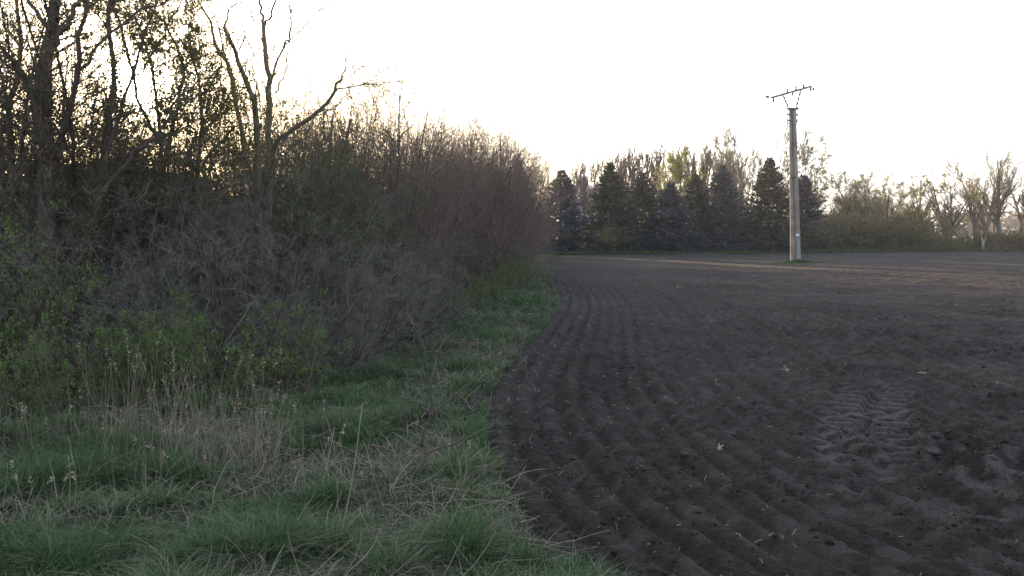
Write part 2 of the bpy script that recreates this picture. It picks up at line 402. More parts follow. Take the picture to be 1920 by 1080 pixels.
# stubble litter
K = 420
y = 3.2 * np.exp(rng.uniform(0, math.log(40 / 3.2), K)); x = edge(y) + rng.exponential(1, K) * .2 * y
P = np.stack([x, y, soil_h(x, y) + .012], 1); D = rng.normal(size=(K, 3)); D[:, 2] = np.abs(D[:, 2]) * .35
pts, rad = grow(rng, P, D, rng.uniform(.015, .05, K), .0014 + .0003 * y, 3, .25, 0, .8)
v, q = tubes(pts, rad, 3)
tag(mesh_obj('stubble_litter', v, [q], M['straw'], tint=rng.uniform(0, 1, len(v))), 'scattered tiny pale bits of old stubble on the dark soil', 'plant litter', kind='stuff')
def ground_at(px, py):
    cy_ = (540 - py) / F; d = CAMH / -(cy_ * math.cos(PITCH) - math.sin(PITCH)) * (math.cos(PITCH) + cy_ * math.sin(PITCH))
    return W(px, py, d)
for px, py, ln, az, el, lab in ((1478, 700, .13, 1.9, .7, 'bleached split maize stalk poking up from the soil above the tyre print'),
        (1347, 859, .09, 1.0, .45, 'small leaning white stalk piece in the middle of the dark furrows'),
        (1737, 706, .10, 2.8, .15, 'pale stalk piece lying just behind the tyre print'),
        (1871, 728, .10, 2.7, .15, 'pale stalk piece lying flat near the right edge of the field'),
        (1268, 543, .28, .3, .2, 'pale grey lump of dry plant matter lying on the far furrows')):
    g = ground_at(px, py); r_ = np.random.default_rng(int(px))
    z = float(soil_h(np.array([g[0]]), np.array([g[1]]))[0])
    pts, rad = grow(r_, np.array([[0, 0, 0]] * 3), np.array([[math.cos(az + a) * math.cos(el), math.sin(az + a) * math.cos(el), math.sin(el)] for a in (0, .35, -.9)]), np.array([ln, ln * .8, ln * .4]), [.0075, .006, .005], 4, .18, 0, .6)
    v, q = tubes(pts, rad, 5)
    o = mesh_obj('dead_stalk_piece', v, [q], M['straw'], tint=np.ones(len(v)) * .9); o.location = (g[0], g[1], z + .01)
    tag(o, lab, 'stalk piece')

# ---------------------------------------------------------------- grass
def blades(rng, x, y, z, h, wd, lean, tint, seg=3):
    K = len(x); a = rng.uniform(0, 2 * math.pi, K); D = np.stack([np.cos(a), np.sin(a)], 1)
    Wd = np.stack([-np.sin(a), np.cos(a)], 1)
    rows = []
    for s in range(seg + 1):
        t = s / seg; off = lean * h * t ** 1.8; zz = h * t * (1 - .35 * np.minimum(lean, 1.2) * t)
        c = np.stack([x + D[:, 0] * off, y + D[:, 1] * off, z + zz], 1); ww = (wd * (1 - t ** 1.6) + .0002)[:, None] * .5
        rows.append(c + np.c_[Wd * ww, np.zeros(K)]); rows.append(c - np.c_[Wd * ww, np.zeros(K)])
    V = np.stack(rows, 1); n = V.shape[1]
    q = np.array([[2 * s, 2 * s + 1, 2 * s + 3, 2 * s + 2] for s in range(seg)])
    return V.reshape(-1, 3), (q[None] + (np.arange(K) * n)[:, None, None]).reshape(-1, 4), np.repeat(tint, n)

rng = np.random.default_rng(9)
K = 480000
y = 2.7 * np.exp(rng.uniform(0, math.log(34 / 2.7), K)); x = rng.uniform(-.70, .42, K) * y
HFY = np.array([2, 6, 7.0, 7.9, 9.3, 12, 14, 18, 25, 34]); HFX = np.array([-9, -9, -5.0, -2.5, -2.0, -1.7, -1.2, -.6, .3, .9])
hf = np.interp(y, HFY, HFX)                                   # roughly the foot of the hedge
back = sm(-.3, .7, hf - x + (y > 8) * .0) ; back = np.where(y < 6.5, 0, back)
cl = fbm(x, y, .55, 201, 3); cl2 = fbm(x, y, .22, 207, 2)
e = x - edge(y) + .55 * (fbm(x, y, .6, 211, 3) - .5) - .12 * (rng.uniform(size=K) < .04) * rng.uniform(0, 3, K)
keep = (e < .03) & (rng.uniform(size=K) < (.14 + 1.45 * sm(.38, .62, cl)) * (1 - .93 * back))
x, y, cl, cl2, e, back = [k[keep] for k in (x, y, cl, cl2, e, back)]
dry = sm(.50, .34, cl) * .5 + .10 + .24 * sm(.50, .66, fbm(x, y, .9, 221, 3))
isdry = rng.uniform(size=len(x)) < dry
tuft = sm(.45, .7, cl2 * .5 + cl * .5)
h = (.045 + .13 * tuft * (.5 + fbm(x, y, .12, 231, 2)) + .05 * rng.uniform(size=len(x))) * rng.uniform(.6, 1.35, len(x)) * (1 - .35 * sm(-.35, 0, e))
h = np.where(isdry, h * .9 + .03, h)
lean = np.where(isdry, rng.uniform(.5, 2.4, len(x)), rng.uniform(.2, 1.6, len(x)))
wd = (.0036 + .00055 * y) * rng.uniform(.7, 1.3, len(x))
tint = np.where(isdry, rng.uniform(.78, 1.0, len(x)), rng.uniform(0, .58, len(x)))
v, q, tn = blades(rng, x, y, verge_h(x, y) - .01, h, wd, lean, tint)
tag(mesh_obj('grass', v, [q], M['grass'], tint=tn), 'tufted green spring grass mixed with flattened dry grass along the field edge', 'grass', kind='stuff')

K = 3600
y = 2.8 * np.exp(rng.uniform(0, math.log(22 / 2.8), K)); x = rng.uniform(-.68, .3, K) * y
kp = (x < edge(y) + .15) & (rng.uniform(size=K) < sm(.40, .60, fbm(x, y, .9, 221, 3)) + .12); x, y = x[kp], y[kp]; K = len(x)
D = np.stack([rng.normal(size=K), rng.normal(size=K), rng.uniform(-.02, .45, K)], 1)
pts, rad = grow(rng, np.stack([x, y, verge_h(x, y) + .03], 1), D, rng.uniform(.10, .38, K), .0018 + .00022 * y, 5, .16, -.05, .5)
v, q = tubes(pts, rad, 3)
tag(mesh_obj('lying_straw', v, [q], M['straw'], tint=np.repeat(rng.uniform(.2, 1, K), 15)), 'fallen pale straw stems lying across the green verge', 'dry grass', kind='stuff')

# litter below the hedge
K = 16000
y = 6.5 * np.exp(rng.uniform(0, math.log(34 / 6.5), K)); x = rng.uniform(-.8, .1, K) * y
hfx = np.interp(y, HFY, HFX); kp = (x < hfx + .4); x, y = x[kp], y[kp]; K = len(x)
P = np.stack([x, y, verge_h(x, y) + .012], 1); D = rng.normal(size=(K, 3)) * np.array([1, 1, .25])
v, q, tn = leaves(rng, np.stack([P, P + D * .02], 1), 1, .05)
tag(mesh_obj('leaf_litter', v, [q], M['litter'], tint=tn), 'dead brown leaves covering the ground under the hedge', 'leaf litter', kind='stuff')

# tall dry grass stems with seed heads
def stalks(rng, cx, cy_, n, h0, h1, sx, sy, lean, seed_frac=.3, wd=.0022):
    x = cx + rng.normal(size=n) * sx; y = cy_ + rng.normal(size=n) * sy
    P = np.stack([x, y, verge_h(x, y) - .02], 1); D = np.stack([rng.normal(size=n) * lean - .04, rng.normal(size=n) * lean, np.ones(n)], 1)
    pts, rad = grow(rng, P, D, rng.uniform(h0, h1, n), wd * rng.uniform(.7, 1.3, n), 6, .06, -.02, .4)
    v, q = tubes(pts, rad, 3); tn = np.repeat(rng.uniform(0, .8, n), 18)
    sel = rng.uniform(size=n) < seed_frac
    v2, q2, t2 = leaves(rng, pts[sel][:, -2:], 9, .016, 0, .005, -.9)
    v3, q3, t3 = blades(rng, x, y, P[:, 2], rng.uniform(.15, .45, n), np.full(n, .005), rng.uniform(.4, 1.6, n), rng.uniform(.2, 1, n))
    return [(v, q, tn), (v2, q2, t2 * .3 + .7), (v3, q3, t3)]
mb = MB()
for px, py, n, h0, h1, sx, sy in ((250, 860, 55, .45, .85, .28, .22), (330, 850, 55, .4, .8, .25, .25), (390, 900, 40, .4, .75, .22, .2), (470, 890, 60, .35, .6, .14, .16),
        (300, 920, 40, .3, .55, .35, .2), (60, 800, 30, .4, .8, .3, .3), (30, 850, 60, .2, .4, .35, .2), (560, 880, 20, .3, .5, .3, .2), (950, 690, 50, .15, .35, .25, .7), (905, 740, 40, .15, .3, .2, .5),
        (1000, 660, 30, .15, .35, .25, .9), (640, 960, 30, .2, .4, .5, .25), (880, 900, 40, .15, .3, .25, .4), (100, 1000, 30, .2, .35, .4, .2)):
    g = ground_at(px, py)
    for v, q, tn in stalks(rng, g[0], g[1], int(n * .85), h0 * .95, h1 * 1.05, sx, sy, .14): mb.add(v, q, tint=tn)
tag(mb.build('dry_grass', M['straw']), 'upright dry straw coloured grass stems with feathery heads before the hedge', 'dry grass', kind='stuff')
for lab, a, b, d in (('long thin pale stalk leaning left beside the fallen branch', (583, 965), (626, 800), 5.2),
        ('tallest pale dry stalk in the foreground grass, leaning slightly right', (622, 1075), (678, 755), 4.2),
        ('bent dry stem standing right of the tallest pale stalk', (706, 1068), (672, 955), 4.15),
        ('thin pale stem standing in the grass below the bare sapling', (805, 1030), (808, 905), 4.5)):
    g = ground_at(*a); p0 = g; p1 = W(b[0], b[1], g[1] + .12)
    pts = np.array([p0 + (p1 - p0) * t + np.array([.02 * math.sin(3 * t), 0, 0]) for t in np.linspace(0, 1, 7)]) ; pts[0, 2] -= .05
    m = MB(); m.tube(pts, np.linspace(.0050, .0022, 7), 5); m.tn = [np.full(m.n, .5)]
    tag(m.build('dry_stalk', M['straw']), lab, 'dry stalk')

# ---------------------------------------------------------------- shrubs of the hedge
def shrub(rng, name, H, Rad, stems, mats, m=(9, 6, 4), leafn=0, leaf_size=.022, lean=.35, leaf='leaf', r0=.018, up=.10, rmin=.0022, sprays=1.0, low=.12):
    root = empty(name)
    n = stems; a = rng.uniform(0, 2 * math.pi, n); rr = np.sqrt(rng.uniform(0, 1, n)) * Rad * .35
    P = np.stack([np.cos(a) * rr, np.sin(a) * rr, np.full(n, -.12)], 1)
    D = np.stack([np.cos(a) * lean * rng.uniform(.1, 1.6, n), np.sin(a) * lean * rng.uniform(.1, 1.6, n), np.ones(n)], 1)
    L0 = H * rng.uniform(.66, .98, n)
    p0, q0 = grow(rng, P, D, L0, r0 * rng.uniform(.6, 1.4, n), 8, .13, .03, .25)
    sp = sprout(rng, p0, q0, m[0], low, 1, (25, 75), .40, .5, .30); p1, q1 = grow(rng, *sp[:3], np.maximum(sp[3], rmin), 6, .22, up, .4)
    sp = sprout(rng, p1, q1, m[1], .1, 1, (25, 75), .45, .6, .4); p2, q2 = grow(rng, *sp[:3], np.maximum(sp[3], rmin), 4, .28, up, .5)
    sp = sprout(rng, p2, q2, m[2], .1, 1, (25, 70), .5, .7, .4); p3, q3 = grow(rng, *sp[:3], np.maximum(sp[3] * .8, rmin * .8), 3, .3, up, .6)
    v, q = tubes(p0, q0, 5); mesh_obj('stems', v, [q], mats[0], root)
    b = MB()
    for p_, q_ in ((p1, q1), (p2, q2), (p3, q3)): v, q = tubes(p_, q_, 3); b.add(v, q)
    b.build('twigs', mats[1], root)
    if leafn:
        src = p3 if leafn <= len(p3) * 3 else p3
        k = max(1, int(math.ceil(leafn / len(src)))); sel = rng.uniform(size=len(src)) < leafn / (k * len(src))
        v, q, tn = leaves(rng, src[sel], k, leaf_size, .1, .004); mesh_obj('leaves', v, [q], M[leaf], root, tint=tn)
    return root

rng = np.random.default_rng(21)
SH = {}
SH['purple'] = [shrub(rng, 'hedge_shrub', 4.0, 1.7, 34, (M['palebark'] if i_ == 1 else M['bark2'], M['purpletwig']), (12, 7, 5), 4200, .026, .42, 'bud', .022, .07) for i_ in range(3)]
SH['green'] = [shrub(rng, 'hedge_shrub', 3.6, 1.7, 26, (M['bark'], M['twig']), (11, 7, 4), 14000, .024, .36, 'leaf', .016, .10) for _ in range(2)]
SH['grey'] = [shrub(rng, 'hedge_shrub', 2.6, 1.8, 26, (M['bark'], M['greytwig']), (9, 6, 4), 1400, .018, .75, 'bud', .015, .0) for _ in range(2)]
SH['low'] = [shrub(rng, 'hedge_shrub', 1.9, 1.3, 14, (M['bark'], M['twig']), (9, 6, 4), 6500, .028, .7, 'leaf', .012, .04) for _ in range(2)]
SH['tall'] = [shrub(rng, 'hedge_shrub', 5.6, 2.0, 17, (M['bark'], M['twig']), (16, 8, 5), 15000, .026, .26, 'bud', .030, .06) for _ in range(3)]
used = set(); cnt_ = {}
ORD = 'first second third fourth fifth sixth seventh eighth ninth tenth eleventh twelfth thirteenth fourteenth fifteenth sixteenth seventeenth eighteenth nineteenth twentieth'.split()
def ordw(i):
    return ORD[i] if i < 20 else ('twenty-', 'thirty-', 'forty-')[(i + 1) // 10 - 2] + ORD[(i + 1) % 10 - 1] if (i + 1) % 10 else ('thirtieth', 'fortieth')[(i + 1) // 10 - 3]
def put(kind, x, y, s, label, group=None, z=None, zs=1.0):
    k = cnt_[kind] = cnt_.get(kind, -1) + 1; src = SH[kind][k % len(SH[kind])]
    if id(src) in used: o = copy_tree(src)
    else: o = src; used.add(id(src))
    if 'group' in o.keys(): del o['group']
    o.location = (x, y, -.05 if z is None else z); o.rotation_euler = (0, 0, rng.uniform(0, 6.28)); o.scale = (s, s, s * zs * rng.uniform(.93, 1.07))
    tag(o, label, 'shrub', group)
# the purple-brown, upright far half
G = 'purple brown shrubs forming the far half of the hedge'
LP = 'leafless purple-brown shrub in the back rows of the far half of the hedge'
PL = ((-2.5, 15.2, .88), (-2.0, 18.2, .86), (-1.5, 21.5, .96), (-1.1, 25, 1.05), (-.9, 29, 1.12), (-.7, 34, 1.2), (-.6, 40, 1.3),
        (-4.2, 16.5, .98), (-3.9, 19.5, 1.0), (-3.4, 23, 1.08), (-3.1, 27, 1.15), (-3.0, 32, 1.25), (-3, 38, 1.35), (-6, 18.5, 1.0), (-5.6, 23, 1.1), (-5.4, 28.5, 1.2), (-.4, 46, 1.35), (.3, 53, 1.35), (1.2, 60, 1.2), (-2.5, 46, 1.5), (-2, 55, 1.5))
for x, y, s in PL:
    i = PL.index((x, y, s)); front = i < 7
    put('purple', x, y, s, ordw(i) + ' leafless purple-brown shrub of the hedge front, counted away from the camera' if front else LP, None if front else G, zs=(1.30 if y < 18.6 or x < -3.5 and y < 24 else 1.26) + .15 * math.cos((y - 15.5) * 2 * math.pi / 11.5) if y < 36 else 1.22)
GG = 'green leafed shrubs in the middle of the hedge'
LST = ((-3.4, 13.0, .86), (-4.9, 13.8, .98), (-2.9, 14.2, .78), (-6.6, 15, 1.0), (-8.3, 15, 1.0))
for x, y, s in LST:
    put('green', x, y, s, 'fresh green shrub, ' + ordw(sorted(LST, key=lambda p: -p[0] / p[1]).index((x, y, s))) + ' from the right of those where the hedge turns purple-brown', GG, zs=1.22)
GL = 'tall budding shrubs at the left end of the hedge'
LST = ((-5.2, 11.2, .62), (-6.5, 10.6, 1.0), (-8.2, 11.4, 1.0), (-9.6, 12.5, 1.1), (-7.5, 13.6, .85), (-6.0, 13.2, .66), (-10.5, 15.5, 1.1), (-4.4, 12.0, .66), (-8.6, 17, 1.05))
for x, y, s in LST:
    put('tall', x, y, s, 'tall budding thicket shrub, ' + ordw(sorted(LST, key=lambda p: p[0] / p[1]).index((x, y, s))) + ' from the left in the shady left part of the hedge', GL)
GY = 'grey arching shrubs in front of the hedge'
LST = ((-2.9, 9.2, .86), (-3.8, 9.9, .98), (-2.35, 10.7, .80), (-4.8, 9.8, .85), (-1.95, 12.6, .72), (-3.4, 11.4, 1.05), (-2.2, 9.5, .55), (-1.6, 14.4, .65))
for x, y, s in LST:
    put('grey', x, y, s, 'grey arching leafless shrub leaning out over the grass, ' + ordw(sorted(LST, key=lambda p: -p[0] / p[1]).index((x, y, s))) + ' from the right', GY)
GF = 'low green shrubs at the front of the left hedge'
LST = ((-4.9, 7.9, .95), (-3.1, 8.2, .72), (-4.0, 8.0, .66), (-6.0, 8.8, 1.1), (-4.4, 7.3, .6), (-2.5, 8.3, .62), (-3.6, 7.6, .5))
for x, y, s in LST:
    put('low', x, y, s, 'low shrub with bright green leaves, ' + ordw(sorted(LST, key=lambda p: p[0] / p[1]).index((x, y, s))) + ' from the left at the foot of the hedge', GF)
GB = 'small sprouting bushes at the foot of the far hedge'
LST = ((-1.3, 15.6, .5), (-1.0, 17.6, .5), (-.5, 20.5, .6), (0, 23.5, .65), (.2, 27.5, .75))
for x, y, s in LST:
    put('low', x, y, s, 'small sprouting bush, ' + ordw(sorted(LST, key=lambda p: p[1]).index((x, y, s))) + ' from the camera at the grassy foot of the purple-brown hedge', GB)

# ---------------------------------------------------------------- trees of the hedge, limbs following the photograph
_ray = nrm(W(255, 155, 10.) - np.array([0, 0, CAMH]))
def open_gap(p, q, off, r=.21):
    c = p.mean(1) + off - np.array([0, 0, CAMH]); t = c @ _ray; dist = np.linalg.norm(c - t[:, None] * _ray, axis=1)
    keep = dist > r * t / 11 * (1 + .5 * np.sin(c[:, 0] * 9) ); return p[keep], q[keep]
def limb_tree(name, limbs, d, mats, rng, tw=(10, 6), leafn=0, leaf='bud', leaf_size=.03, base=None, tl=.30, rmin=.0035, tip=.2):
    root = empty(name, (base[0], base[1], 0)); off = np.array([base[0], base[1], 0])
    m = MB(); cr = MB(); allp = []
    for pts, r0, r1, dd in limbs:
        P = np.array([W(px, py, d + dd * (i / max(1, len(pts) - 1))) if not hasattr(px, '__len__') else np.array(px) for i, (px, py) in enumerate(pts)]) - off
        # resample with a little wander
        t = np.linspace(0, len(P) - 1, 14); Q = np.stack([np.interp(t, np.arange(len(P)), P[:, k]) for k in range(3)], 1)
        Q[1:-1] += rng.normal(size=(12, 3)) * .014 * min(1, r0 / .03 + .3)
        rr = np.linspace(r0, r1, 14)
        m.tube(Q, rr, 8)
        ll = float(np.linalg.norm(np.diff(Q, axis=0), axis=1).sum())
        sp = list(sprout(rng, Q[None], rr[None], max(3, int(tw[0] * ll / (2.4 if r0 > .012 else .5))), .12, 1, (25, 65), tl, .45, tip))
        if ll > .8: sp[2] = rng.uniform(.35, 1.0, len(sp[2])) * tl / .36
        p1, q1 = grow(rng, sp[0], sp[1], np.minimum(sp[2], 1.15), np.clip(sp[3] * .7, rmin, .011), 6, .16, .05, .4)
        sp = sprout(rng, p1, q1, tw[1], .2, 1, (25, 60), .5, .6, .3); p2, q2 = grow(rng, *sp[:3], np.maximum(sp[3], rmin * .8), 4, .2, .05, .5)
        p1, q1 = open_gap(p1, q1, off); p2, q2 = open_gap(p2, q2, off)
        for a, b in ((p1, q1), (p2, q2)): v, q = tubes(a, b, 4); cr.add(v, q)
        allp.append(p2)
    m.build('trunk', mats[0], root, smooth=True); cr.build('twigs', mats[1], root)
    if leafn:
        p = np.concatenate(allp); k = max(1, round(leafn / len(p))); v, q, tn = leaves(rng, p, k, leaf_size, .05, .02); mesh_obj('leaves', v, [q], M[leaf], root, tint=tn)
    return root
rng = np.random.default_rng(33)
b1 = W(492, 560, 12.6)
g0 = (np.array([b1[0], 12.6, -.15]), 0)
def hx(*p): return list(p)
limbs = [
    (hx((g0[0], 0), (494, 520), (500, 400), (506, 300)), .11, .075, 0),
    (hx((506, 330), (503, 250), (505, 155), (497, 90), (494, 40)), .070, .040, .3),
    (hx((494, 45), (487, 5), (484, -60)), .030, .018, .1), (hx((495, 50), (508, 30), (525, -15), (540, -60)), .026, .012, -.2),
    (hx((g0[0], 0), (486, 520), (484, 330), (478, 200), (460, 150), (440, 100), (420, 50)), .085, .030, -.5),
    (hx((421, 55), (430, 15), (452, 2), (458, -40)), .020, .010, -.2), (hx((430, 78), (418, 55), (413, 32)), .014, .008, .2),
    (hx((484, 360), (455, 280), (440, 180), (432, 130), (405, 90), (396, 45), (368, -5)), .050, .018, .5),
    (hx((440, 200), (430, 140), (412, 60), (400, 20)), .022, .010, -.3),
    (hx((500, 340), (512, 275), (532, 254), (562, 235), (592, 214), (614, 190), (627, 168), (640, 150)), .052, .024, -.8),
    (hx((640, 152), (648, 110), (665, 86), (678, 70)), .018, .007, -.2), (hx((627, 170), (660, 163), (700, 155), (765, 150)), .015, .004, -.3),
    (hx((640, 150), (655, 150), (668, 130), (690, 124), (716, 106)), .013, .005, .2), (hx((600, 208), (622, 208), (650, 180), (662, 150)), .016, .006, .3),
    (hx((504, 180), (512, 130), (532, 82), (543, 70), (547, 20), (540, -30)), .028, .012, .4),
    (hx((530, 90), (560, 60), (598, 22), (624, 5)), .014, .005, -.3), (hx((515, 175), (535, 135), (545, 60), (546, -5)), .018, .008, .5),
    (hx((482, 230), (478, 150), (470, 112), (488, 95)), .020, .008, .4), (hx((478, 112), (455, 50), (452, 30)), .010, .005, -.3),
    (hx((504, 110), (485, 60), (470, 20), (468, -30)), .016, .007, .3),
]
o = limb_tree('bare_tree', [(l[0], l[1] * .78, l[2] * .72, l[3]) for l in limbs], 12.6, (M['palebark'], M['twig']), rng, (12, 6), base=(b1[0], 12.6), tl=.26, rmin=.0035)
tag(o, 'tall bare tree with pale forking limbs rising from the hedge against the sky', 'tree')
b2 = W(95, 560, 10.2); g1 = (np.array([b2[0], 10.2, -.15]), 0)
limbs = [
    (hx((g1[0], 0), (90, 480), (88, 330), (82, 200), (88, 110), (100, 40), (112, -40)), .13, .055, .3),
    (hx((86, 230), (60, 170), (30, 120), (-10, 75)), .055, .02, -.6), (hx((92, 100), (130, 30), (170, -30)), .045, .02, .4),
    (hx((88, 330), (110, 270), (135, 210), (150, 120), (160, 20), (150, -50)), .045, .018, -.6), (hx((96, 60), (60, 10), (30, -40)), .03, .012, .5),
    (hx((g1[0], 0), (40, 480), (22, 330), (15, 200), (40, 100), (30, -20)), .06, .02, .8), (hx((g1[0], 0), (140, 500), (190, 370), (200, 260), (212, 130), (205, 20), (225, -40)), .055, .02, .6),
    (hx((198, 300), (230, 200), (260, 90), (300, -10)), .026, .01, -.4), (hx((100, 300), (60, 250), (20, 235), (-30, 215)), .03, .012, .4),
    (hx((150, 130), (200, 70), (260, 20), (320, 0)), .022, .008, .5), (hx((194, 360), (250, 290), (300, 250), (350, 160)), .03, .01, .4),
]
o = limb_tree('budding_tree', limbs, 10.2, (M['bark2'], M['twig']), rng, (22, 11), 20000, base=(b2[0], 10.2), tl=.34, leaf_size=.026, rmin=.003)
tag(o, 'dark budding tree with a thick trunk rising at the left edge, sun shining through it', 'tree')
b3 = W(290, 560, 12); g2 = (np.array([b3[0], 12, -.15]), 0)
limbs = [
    (hx((g2[0], 0), (300, 480), (305, 340), (300, 250), (280, 100), (250, 30)), .045, .012, .3), (hx((g2[0], 0), (350, 460), (368, 330), (380, 220), (372, 130), (330, 60)), .038, .010, -.5),
    (hx((304, 320), (330, 220), (345, 130), (310, 40), (270, 5)), .035, .01, .5), (hx((302, 270), (262, 200), (240, 90), (215, 20)), .03, .01, -.4),
    (hx((372, 260), (410, 210), (420, 180), (400, 120)), .02, .008, .3), (hx((366, 340), (400, 280), (432, 250), (450, 230)), .022, .008, -.3), (hx((g2[0], 0), (250, 480), (240, 360), (225, 270), (200, 200)), .04, .012, .4),
    (hx((280, 110), (310, 60), (330, 20), (345, -10)), .016, .007, .2), (hx((345, 130), (375, 90), (370, 60)), .014, .006, .2),
]
o = limb_tree('budding_tree', limbs, 12, (M['bark'], M['twig']), rng, (26, 11), 52000, base=(b3[0], 12), tl=.40, leaf_size=.027, rmin=.003, leaf='bud')
tag(o, 'densely twigged small tree with an arching leafy top just right of the sun', 'tree')

# foreground sapling and fallen branch
rng = np.random.default_rng(5)
gs = ground_at(775, 950); d = gs[1]
S = lambda *p: [(a, b) for a, b in p]
limbs = [((( (np.array([gs[0], gs[1], -.05]), 0)), (785, 900), (797, 840), (800, 800), (807, 775), (812, 720), (818, 672)), .014, .005, .05),
    (((807, 778), (790, 760), (768, 752), (750, 745)), .008, .004, -.1), (((807, 778), (840, 752), (870, 730), (897, 708)), .008, .0035, .1),
    (((797, 850), (830, 838), (860, 825), (890, 818), (930, 806)), .007, .003, -.15), (((803, 800), (780, 780), (765, 770)), .005, .003, .1), (((810, 745), (822, 715), (835, 690)), .003, .0014, 0)]
o = limb_tree('sapling', [([p if not hasattr(p[0], 'shape') else p for p in l[0]], *l[1:]) for l in limbs], d, (M['bark2'], M['twig']), rng, (4, 2), base=(gs[0], gs[1]), tl=.35, rmin=.0022)
tag(o, 'small bare sapling standing alone in the foreground grass', 'sapling')
gb = ground_at(640, 800); d = 7.4
limbs = [((( 478, 812), (520, 792), (560, 778), (610, 768), (690, 768), (745, 772)), .040, .016, -.3), (((640, 768), (670, 778), (720, 800), (760, 805)), .012, .005, -.6), (((690, 768), (760, 748), (800, 775)), .010, .004, .3), (((560, 778), (600, 750), (640, 740)), .010, .004, .2)]
o = limb_tree('fallen_branch', [(list(l[0]), *l[1:]) for l in limbs], d, (M['bark'], M['twig']), rng, (6, 3), base=(float(gb[0]), float(gb[1])), tl=.3, rmin=.0018)
tag(o, 'dark fallen branch lying across the grass at the foot of the hedge', 'branch')

# ---------------------------------------------------------------- the double concrete pole
gp = ground_at(1492, 493); pd = float(gp[1])
pole = empty('utility_pole', (gp[0], pd, 0))
tag(pole, 'tall twin concrete power pole with a steel crossarm standing alone in the field', 'power pole')
HP = float(W(1486, 205, pd)[2]); ax = .62
TX = float(W(1486, 205, pd)[0] - gp[0])
def postc(x0, x1, y0, y1, name):
    x1 = x1 + TX
    m = MB(); n = 12
    r0, r1 = .145, .098
    ts = np.linspace(0, 1, n); m.tube(np.stack([x0 + (x1 - x0) * ts, y0 + (y1 - y0) * ts, -.3 + (HP + .3) * ts], 1), r0 + (r1 - r0) * ts, 20)
    return m.build(name, M['concrete'], pole, smooth=False)
for p in postc(-.115, -.08, .08, .06, 'post'), postc(.135, .08, -.06, -.05, 'post'):
    me = p.data
    for f in me.polygons: f.use_smooth = len(f.vertices) == 4
m = MB()
for zz in (HP * .30, HP * .56, HP * .78, HP * .90): m = MB(); m.box((0.02 + TX * zz / HP, .02, zz), (.42 - .016 * zz, .30, .05), .5); m.build('spacer', M['metal'], pole)
m = MB(); m.box((TX, 0, HP + .03), (.66, .4, .05), .3); m.box((TX, 0, HP - .30), (.66, .12, .07), .3); m.box((TX, 0, HP - .62), (.58, .12, .07), .3)
for s in (-1, 1):
    for zz in (HP - .30, HP - .62, HP + .03): m.tube([(TX + s * .30, s * .1, zz - .08), (TX + s * .30, s * .1, zz + .10)], .035, 6)
m.build('bracket', M['metal'], pole)
# crossarm slopes away from us: left end nearer
loc = lambda px, py, dd=0: W(px, py, pd + dd) - np.array([gp[0], pd, 0])
A0, A1 = loc(1447, 183, -.5), loc(1521, 162, .5)
arm = MB(); ts = np.linspace(0, 1, 6); arm.tube([A0 + (A1 - A0) * t for t in ts], .065, 6); arm.tube([A0 + (A1 - A0) * t + np.array([0, .12, -.02]) for t in ts[1:-1]], .03, 6)
arm.build('crossarm', M['metal'], pole)
for f, base in ((.27, np.array([TX - .20, 0, HP + .06])), (.74, np.array([TX + .18, 0, HP + .06]))):
    m = MB(); top = A0 + (A1 - A0) * f; m.tube([base + np.array([0, 0, -.08]), base * .5 + top * .5, top], .036, 6)
    for k in (.25, .5, .75): c = base + (top - base) * k; m.tube([c - (top - base) * .05, c + (top - base) * .05], .062, 6)
    m.build('brace', M['metal'], pole)
def insul(p, up, k):
    m = MB(); pts = [p + np.array([0, 0, up * t]) for t in np.linspace(0, 1, 9)]; m.tube(pts, [.03, .08, .04, .09, .045, .09, .045, .07, .04], 10)
    m.build('insulator', M['ceramic'], pole, smooth=True)
for f, up in ((.04, -.28), (.38, .26), (.52, -.22), (.60, .26), (.80, .24), (.98, -.24)):
    insul(A0 + (A1 - A0) * f, up, 0)
for c, e in ((A0, np.array([-.38, -.2, .03])), (A1, np.array([.18, .1, -.16]))):
    m = MB(); m.tube([c, c + e * .5, c + e * .55, c + e, c + e * 1.05], [.018, .018, .07, .07, .02], 8); m.build('end_insulator', M['ceramic'], pole, smooth=True)
pq = loc(1497.5, 441, -.4); m = MB(); m.box((pq[0], -.06 - .136, pq[2]), (.17, .012, .13)); pl = m.build('number_plate', M['plaque'], pole)
m = MB(); m.box((pq[0], -.06 - .146, pq[2]), (.028, .006, .085)); m.build('mark', M['ink'], pl)
# grass round the pole
rng = np.random.default_rng(8); K = 5200
a = rng.uniform(0, 6.28, K); r = np.abs(rng.normal(size=K)) * .42
x = gp[0] + .1 + np.cos(a) * r * 1.35; y = pd - .1 + np.sin(a) * r
v, q, tn = blades(rng, x, y, soil_h(x, y) - .02, rng.uniform(.10, .34, K) * np.exp(-r * .7), np.full(K, .022), rng.uniform(.2, 1.2, K), rng.uniform(0, .55, K))
tag(mesh_obj('grass_tuft', v, [q], M['grass'], tint=tn), 'clump of green grass growing round the foot of the concrete pole', 'grass clump')

# ---------------------------------------------------------------- far edge grass
K = 60000
x = rng.uniform(-3, 62, K); f = rng.exponential(1.2, K); y = yfar(x) + f - .25 + .5 * (fbm(x, x * 0, 1.5, 301, 3) - .5)
v, q, tn = blades(rng, x, y, np.full(K, .0), rng.uniform(.08, .42, K) * (.4 + fbm(x, y, 2, 305, 3)), np.full(K, .035), rng.uniform(.2, 1.2, K), np.where(rng.uniform(size=K) < .2, .8, rng.uniform(0, .6, K)))
tag(mesh_obj('far_grass', v, [q], M['grass'], tint=tn), 'strip of green grass along the far edge of the tilled field', 'grass', kind='stuff')

